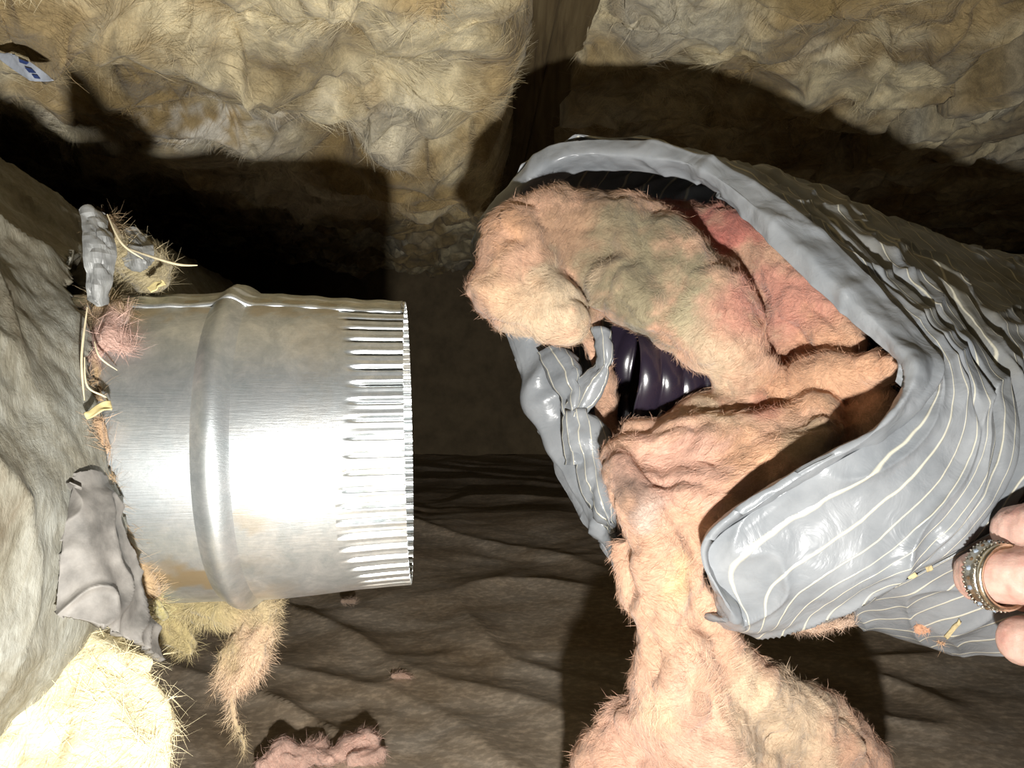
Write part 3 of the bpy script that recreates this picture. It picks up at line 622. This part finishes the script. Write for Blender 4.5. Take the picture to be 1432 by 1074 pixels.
ob, Vb, nb_, cb = fluff('insulation_blanket', chains, spots, PEA, duct, nf=7000, fl=.007, nap_n=110000, seed=41, amp=.0042, sc=42, vox=.0019, sm=5)

# ------------------------------------------------------------------ hand gripping the slack sleeve, and its ring
hand_ch = [C((1520, 812, .325, 46), (1440, 806, .338, 41), (1385, 806, .352, 40), (1372, 806, .360, 38), (1392, 815, .383, 33), (1440, 828, .385, 31), (1475, 832, .378, 29)),      # ringed finger
           C((1545, 908, .33, 45), (1465, 898, .345, 38), (1430, 896, .354, 36), (1440, 900, .378, 31), (1480, 905, .382, 29), (1505, 905, .376, 27)),
           C((1530, 732, .33, 46), (1460, 738, .345, 41), (1424, 742, .358, 37), (1432, 746, .380, 31), (1470, 748, .384, 29), (1500, 750, .378, 27)),
           C((1580, 995, .34, 40), (1510, 978, .352, 32), (1480, 974, .360, 30), (1490, 976, .380, 26), (1525, 980, .382, 24)),
           C((1520, 812, .325, 46), (1620, 830, .335, 62), (1720, 850, .35, 66)), C((1545, 908, .33, 45), (1640, 900, .34, 60), (1720, 880, .352, 62)), C((1530, 732, .33, 46), (1620, 770, .34, 58), (1720, 830, .352, 62)), C((1580, 995, .34, 40), (1650, 960, .345, 50), (1730, 900, .355, 60)),
           C((1690, 800, .365, 46), (1620, 720, .385, 42), (1545, 690, .405, 36), (1490, 690, .412, 33), (1455, 694, .412, 28)),                          # thumb behind
           C((1720, 860, .352, 70), (1850, 890, .365, 74), (2000, 925, .38, 82), (2300, 990, .41, 105))]
V, Q = blob(hand_ch, .0016, 7); n = normals(V, Q); V = V+n*(.0004*fbm(V, 120, 3, 4)-.0005*(1-np.abs(pn(V*np.array((1, 1, .35)), 190, 6))*3).clip(0)**2)[:, None]
o = mesh_np('person', V, Q, M['skin']); tag(o, 'bare hand with a ring gripping the slack grey sleeve', 'person')
RC = np.array(P(1398, 806, .3485)); ra = P(1372, 806, .3600)-P(1440, 806, .338); ra = ra+np.array((0, .012, .002)); ra /= np.linalg.norm(ra)
ru = np.array((0, 0, 1.0)); ru -= ra*ru.dot(ra); ru /= np.linalg.norm(ru); rs = np.cross(ra, ru)
if rs[1] > 0: rs = -rs
ring = empty('ring', tuple(RC), 'wide silver ring set with small stones and a gold edge on the finger', 'ring')
RR = .0141
def rcyl(prof, n_=64, name='band', m='silver'):
    th = np.linspace(0, 2*math.pi, n_, endpoint=False); a = np.array(prof); A = np.repeat(a[:, 0][:, None], n_, 1); R2 = np.repeat(a[:, 1][:, None], n_, 1); T = np.repeat(th[None], len(a), 0)
    V = RC+A[..., None]*ra+R2[..., None]*(np.cos(T)[..., None]*rs+np.sin(T)[..., None]*ru); return mesh_np(name, V.reshape(-1, 3), gridq(len(a), n_, True, True), M[m], ring)
rcyl([(-.002, RR-.0016), (-.002, RR), (-.0012, RR+.0008), (.0042, RR+.0008), (.005, RR), (.005, RR-.0016)])
rcyl([(-.0046, RR-.0016), (-.0046, RR-.0002), (-.0038, RR+.0004), (-.0022, RR+.0004), (-.0019, RR-.0016)], name='gold_edge', m='gold')
gm = {}
def dome(name, r, m):
    bm = bmesh.new(); bmesh.ops.create_icosphere(bm, subdivisions=1, radius=r); me = bpy.data.meshes.new(name); bm.to_mesh(me); bm.free(); me.materials.append(M[m]); return me
mb = dome('bead', .00062, 'silver'); mg = dome('stone', .0013, 'gem'); mg2 = dome('stone', .0011, 'gem_dark')
for k in range(44):
    for a_ in (-.0014, .0044):
        t = k/44*2*math.pi; o = bpy.data.objects.new('bead', mb); COL.objects.link(o); o.location = RC+a_*ra+(RR+.0008)*(math.cos(t)*rs+math.sin(t)*ru); put(o, ring)
for k in range(22):
    t = k/22*2*math.pi; o = bpy.data.objects.new('stone', mg if k % 2 else mg2); COL.objects.link(o); o.location = RC+.0015*ra+(RR+.0006)*(math.cos(t)*rs+math.sin(t)*ru); put(o, ring)

# ------------------------------------------------------------------ paper tag, scraps and chips
tagp = empty('paper_tag', tuple(P(38, 95, .50)), 'small white and blue paper tag sticking out of the bright tan batt', 'tag')
sheet_patch('tag_sheet', [R_((-30, 70, .505), (0, 74, .50), (18, 76, .495)), R_((-5, 80, .50), (16, 78, .495), (38, 84, .49)), R_((20, 98, .495), (36, 100, .49), (58, 98, .485)), R_((44, 113, .49), (58, 114, .485), (76, 113, .48))],
            24, 20, M['paper'], tagp, .0006, 60, 3, .0005)
for a in ([(26, 82), (40, 87), (36, 90), (27, 87)], [(34, 94), (44, 96), (50, 102), (40, 101)], [(44, 104), (52, 105), (56, 110), (48, 109)]):
    pts = [P(x, y, .4845+.004*(1-(x-26)/30)-.0015) for x, y in a]; V = pts+[p_+np.array((0, .0006, 0)) for p_ in pts]
    mesh_np('print_mark', V, [(0, 1, 2, 3), (7, 6, 5, 4), (0, 4, 5, 1), (1, 5, 6, 2), (2, 6, 7, 3), (3, 7, 4, 0)], M['ink'], tagp, smooth=False)
def gd(px, py):
    d = H*F/(py-537.0)
    for k in range(12): d = (H-float(bank(0, d)))*F/(py-537.0)
    return d
def scrap(chain, label, base, seed, name='insulation_scrap', nf=160, vox=.0016, amp=.003):
    cs = []
    for x, y, r in chain: d = gd(x, y)*.985; q = P(x, y, d); cs.append((q[0], q[1], q[2]+r/F*d*.4, r/F*d))
    o, V, n, c = fluff(name, [cs], [], base, None, nf=nf, fl=.008, nap_n=nf*6, seed=seed, amp=amp, vox=vox, sm=2, sc=90); tag(o, label, 'insulation'); return o
scrap([(372, 1074, 16), (392, 1062, 20), (415, 1068, 12), (440, 1056, 17), (462, 1066, 11), (488, 1050, 16), (512, 1042, 17), (530, 1056, 10), (500, 1066, 13)], 'long pink fibreglass scrap lying on the sheet below the collar', (.78, .52, .42), 61, nf=700)
o, V, n, c = fluff('insulation_scrap', [C((1112, 878, .408, 6), (1140, 876, .41, 10), (1165, 873, .41, 10), (1188, 868, .412, 6))], [], (.64, .46, .34), None, nf=200, fl=.006, nap_n=900, seed=62, amp=.002, vox=.001, sm=2, sc=120)
tag(o, 'flat pale pink fibreglass scrap clinging to the lower edge of the duct sleeve', 'insulation')
scrap([(550, 947, 4), (562, 946, 5), (572, 948, 3)], 'tiny pink fluff crumb on the sheet between collar and heap', (.62, .42, .32), 63, nf=40, vox=.001, amp=.001)
scrap([(480, 842, 4), (494, 843, 5)], 'small pinkish fluff crumb on the sheet behind the crimped collar end', (.55, .40, .30), 64, nf=40, vox=.001, amp=.001)
from mathutils.bvhtree import BVHTree
bv = BVHTree.FromPolygons([v.co for v in skirt.data.vertices], [tuple(p_.vertices) for p_ in skirt.data.polygons])
def sk(px, py, d):
    h_ = bv.ray_cast(Vector((0, 0, H)), Vector(P(px, py, 1.0))-Vector((0, 0, H)))
    return h_[0].y-.0015 if h_[0] else d
def on_skirt(px, py, d, r, label, base, seed):
    d = sk(px, py, d)
    o, V, n, c = fluff('insulation_scrap', [C((px-r*.6, py, d, r*.7), (px+r*.5, py+2, d, r*.6))], [], base, None, nf=60, fl=.005, seed=seed, amp=.002, vox=.001, sm=2, sc=120); tag(o, label, 'insulation')
on_skirt(1293, 880, .419, 11, 'orange pink fluff scrap stuck on the slack sleeve below the duct', (.66, .36, .22), 65)
on_skirt(1316, 898, .432, 7, 'small orange fluff crumb at the hem of the slack sleeve', (.62, .38, .22), 66)
def chip(pts, label, seed):
    pts = [[P(x_, y_, sk(x_, y_, d_)-.001) for x_, y_, d_ in row] for row in pts]
    o = sheet_patch('wood_chip', pts, 8, 10, M['chip'], None, .0005, 200, seed, .0015); tag(o, label, 'chip')
chip([[(1268, 806, .383), (1280, 801, .381)], [(1271, 810, .383), (1284, 805, .381)]], 'pale flat chip lying in the fold under the duct sleeve', 5)
chip([[(1294, 793, .376), (1302, 788, .375)], [(1296, 800, .377), (1305, 796, .376)]], 'pale upright chip in the sleeve fold closer to the hand', 6)
chip([[(1320, 890, .410), (1342, 868, .405)], [(1325, 894, .410), (1344, 872, .405)]], 'narrow tan chip stuck on the slack sleeve beside the orange fluff', 7)
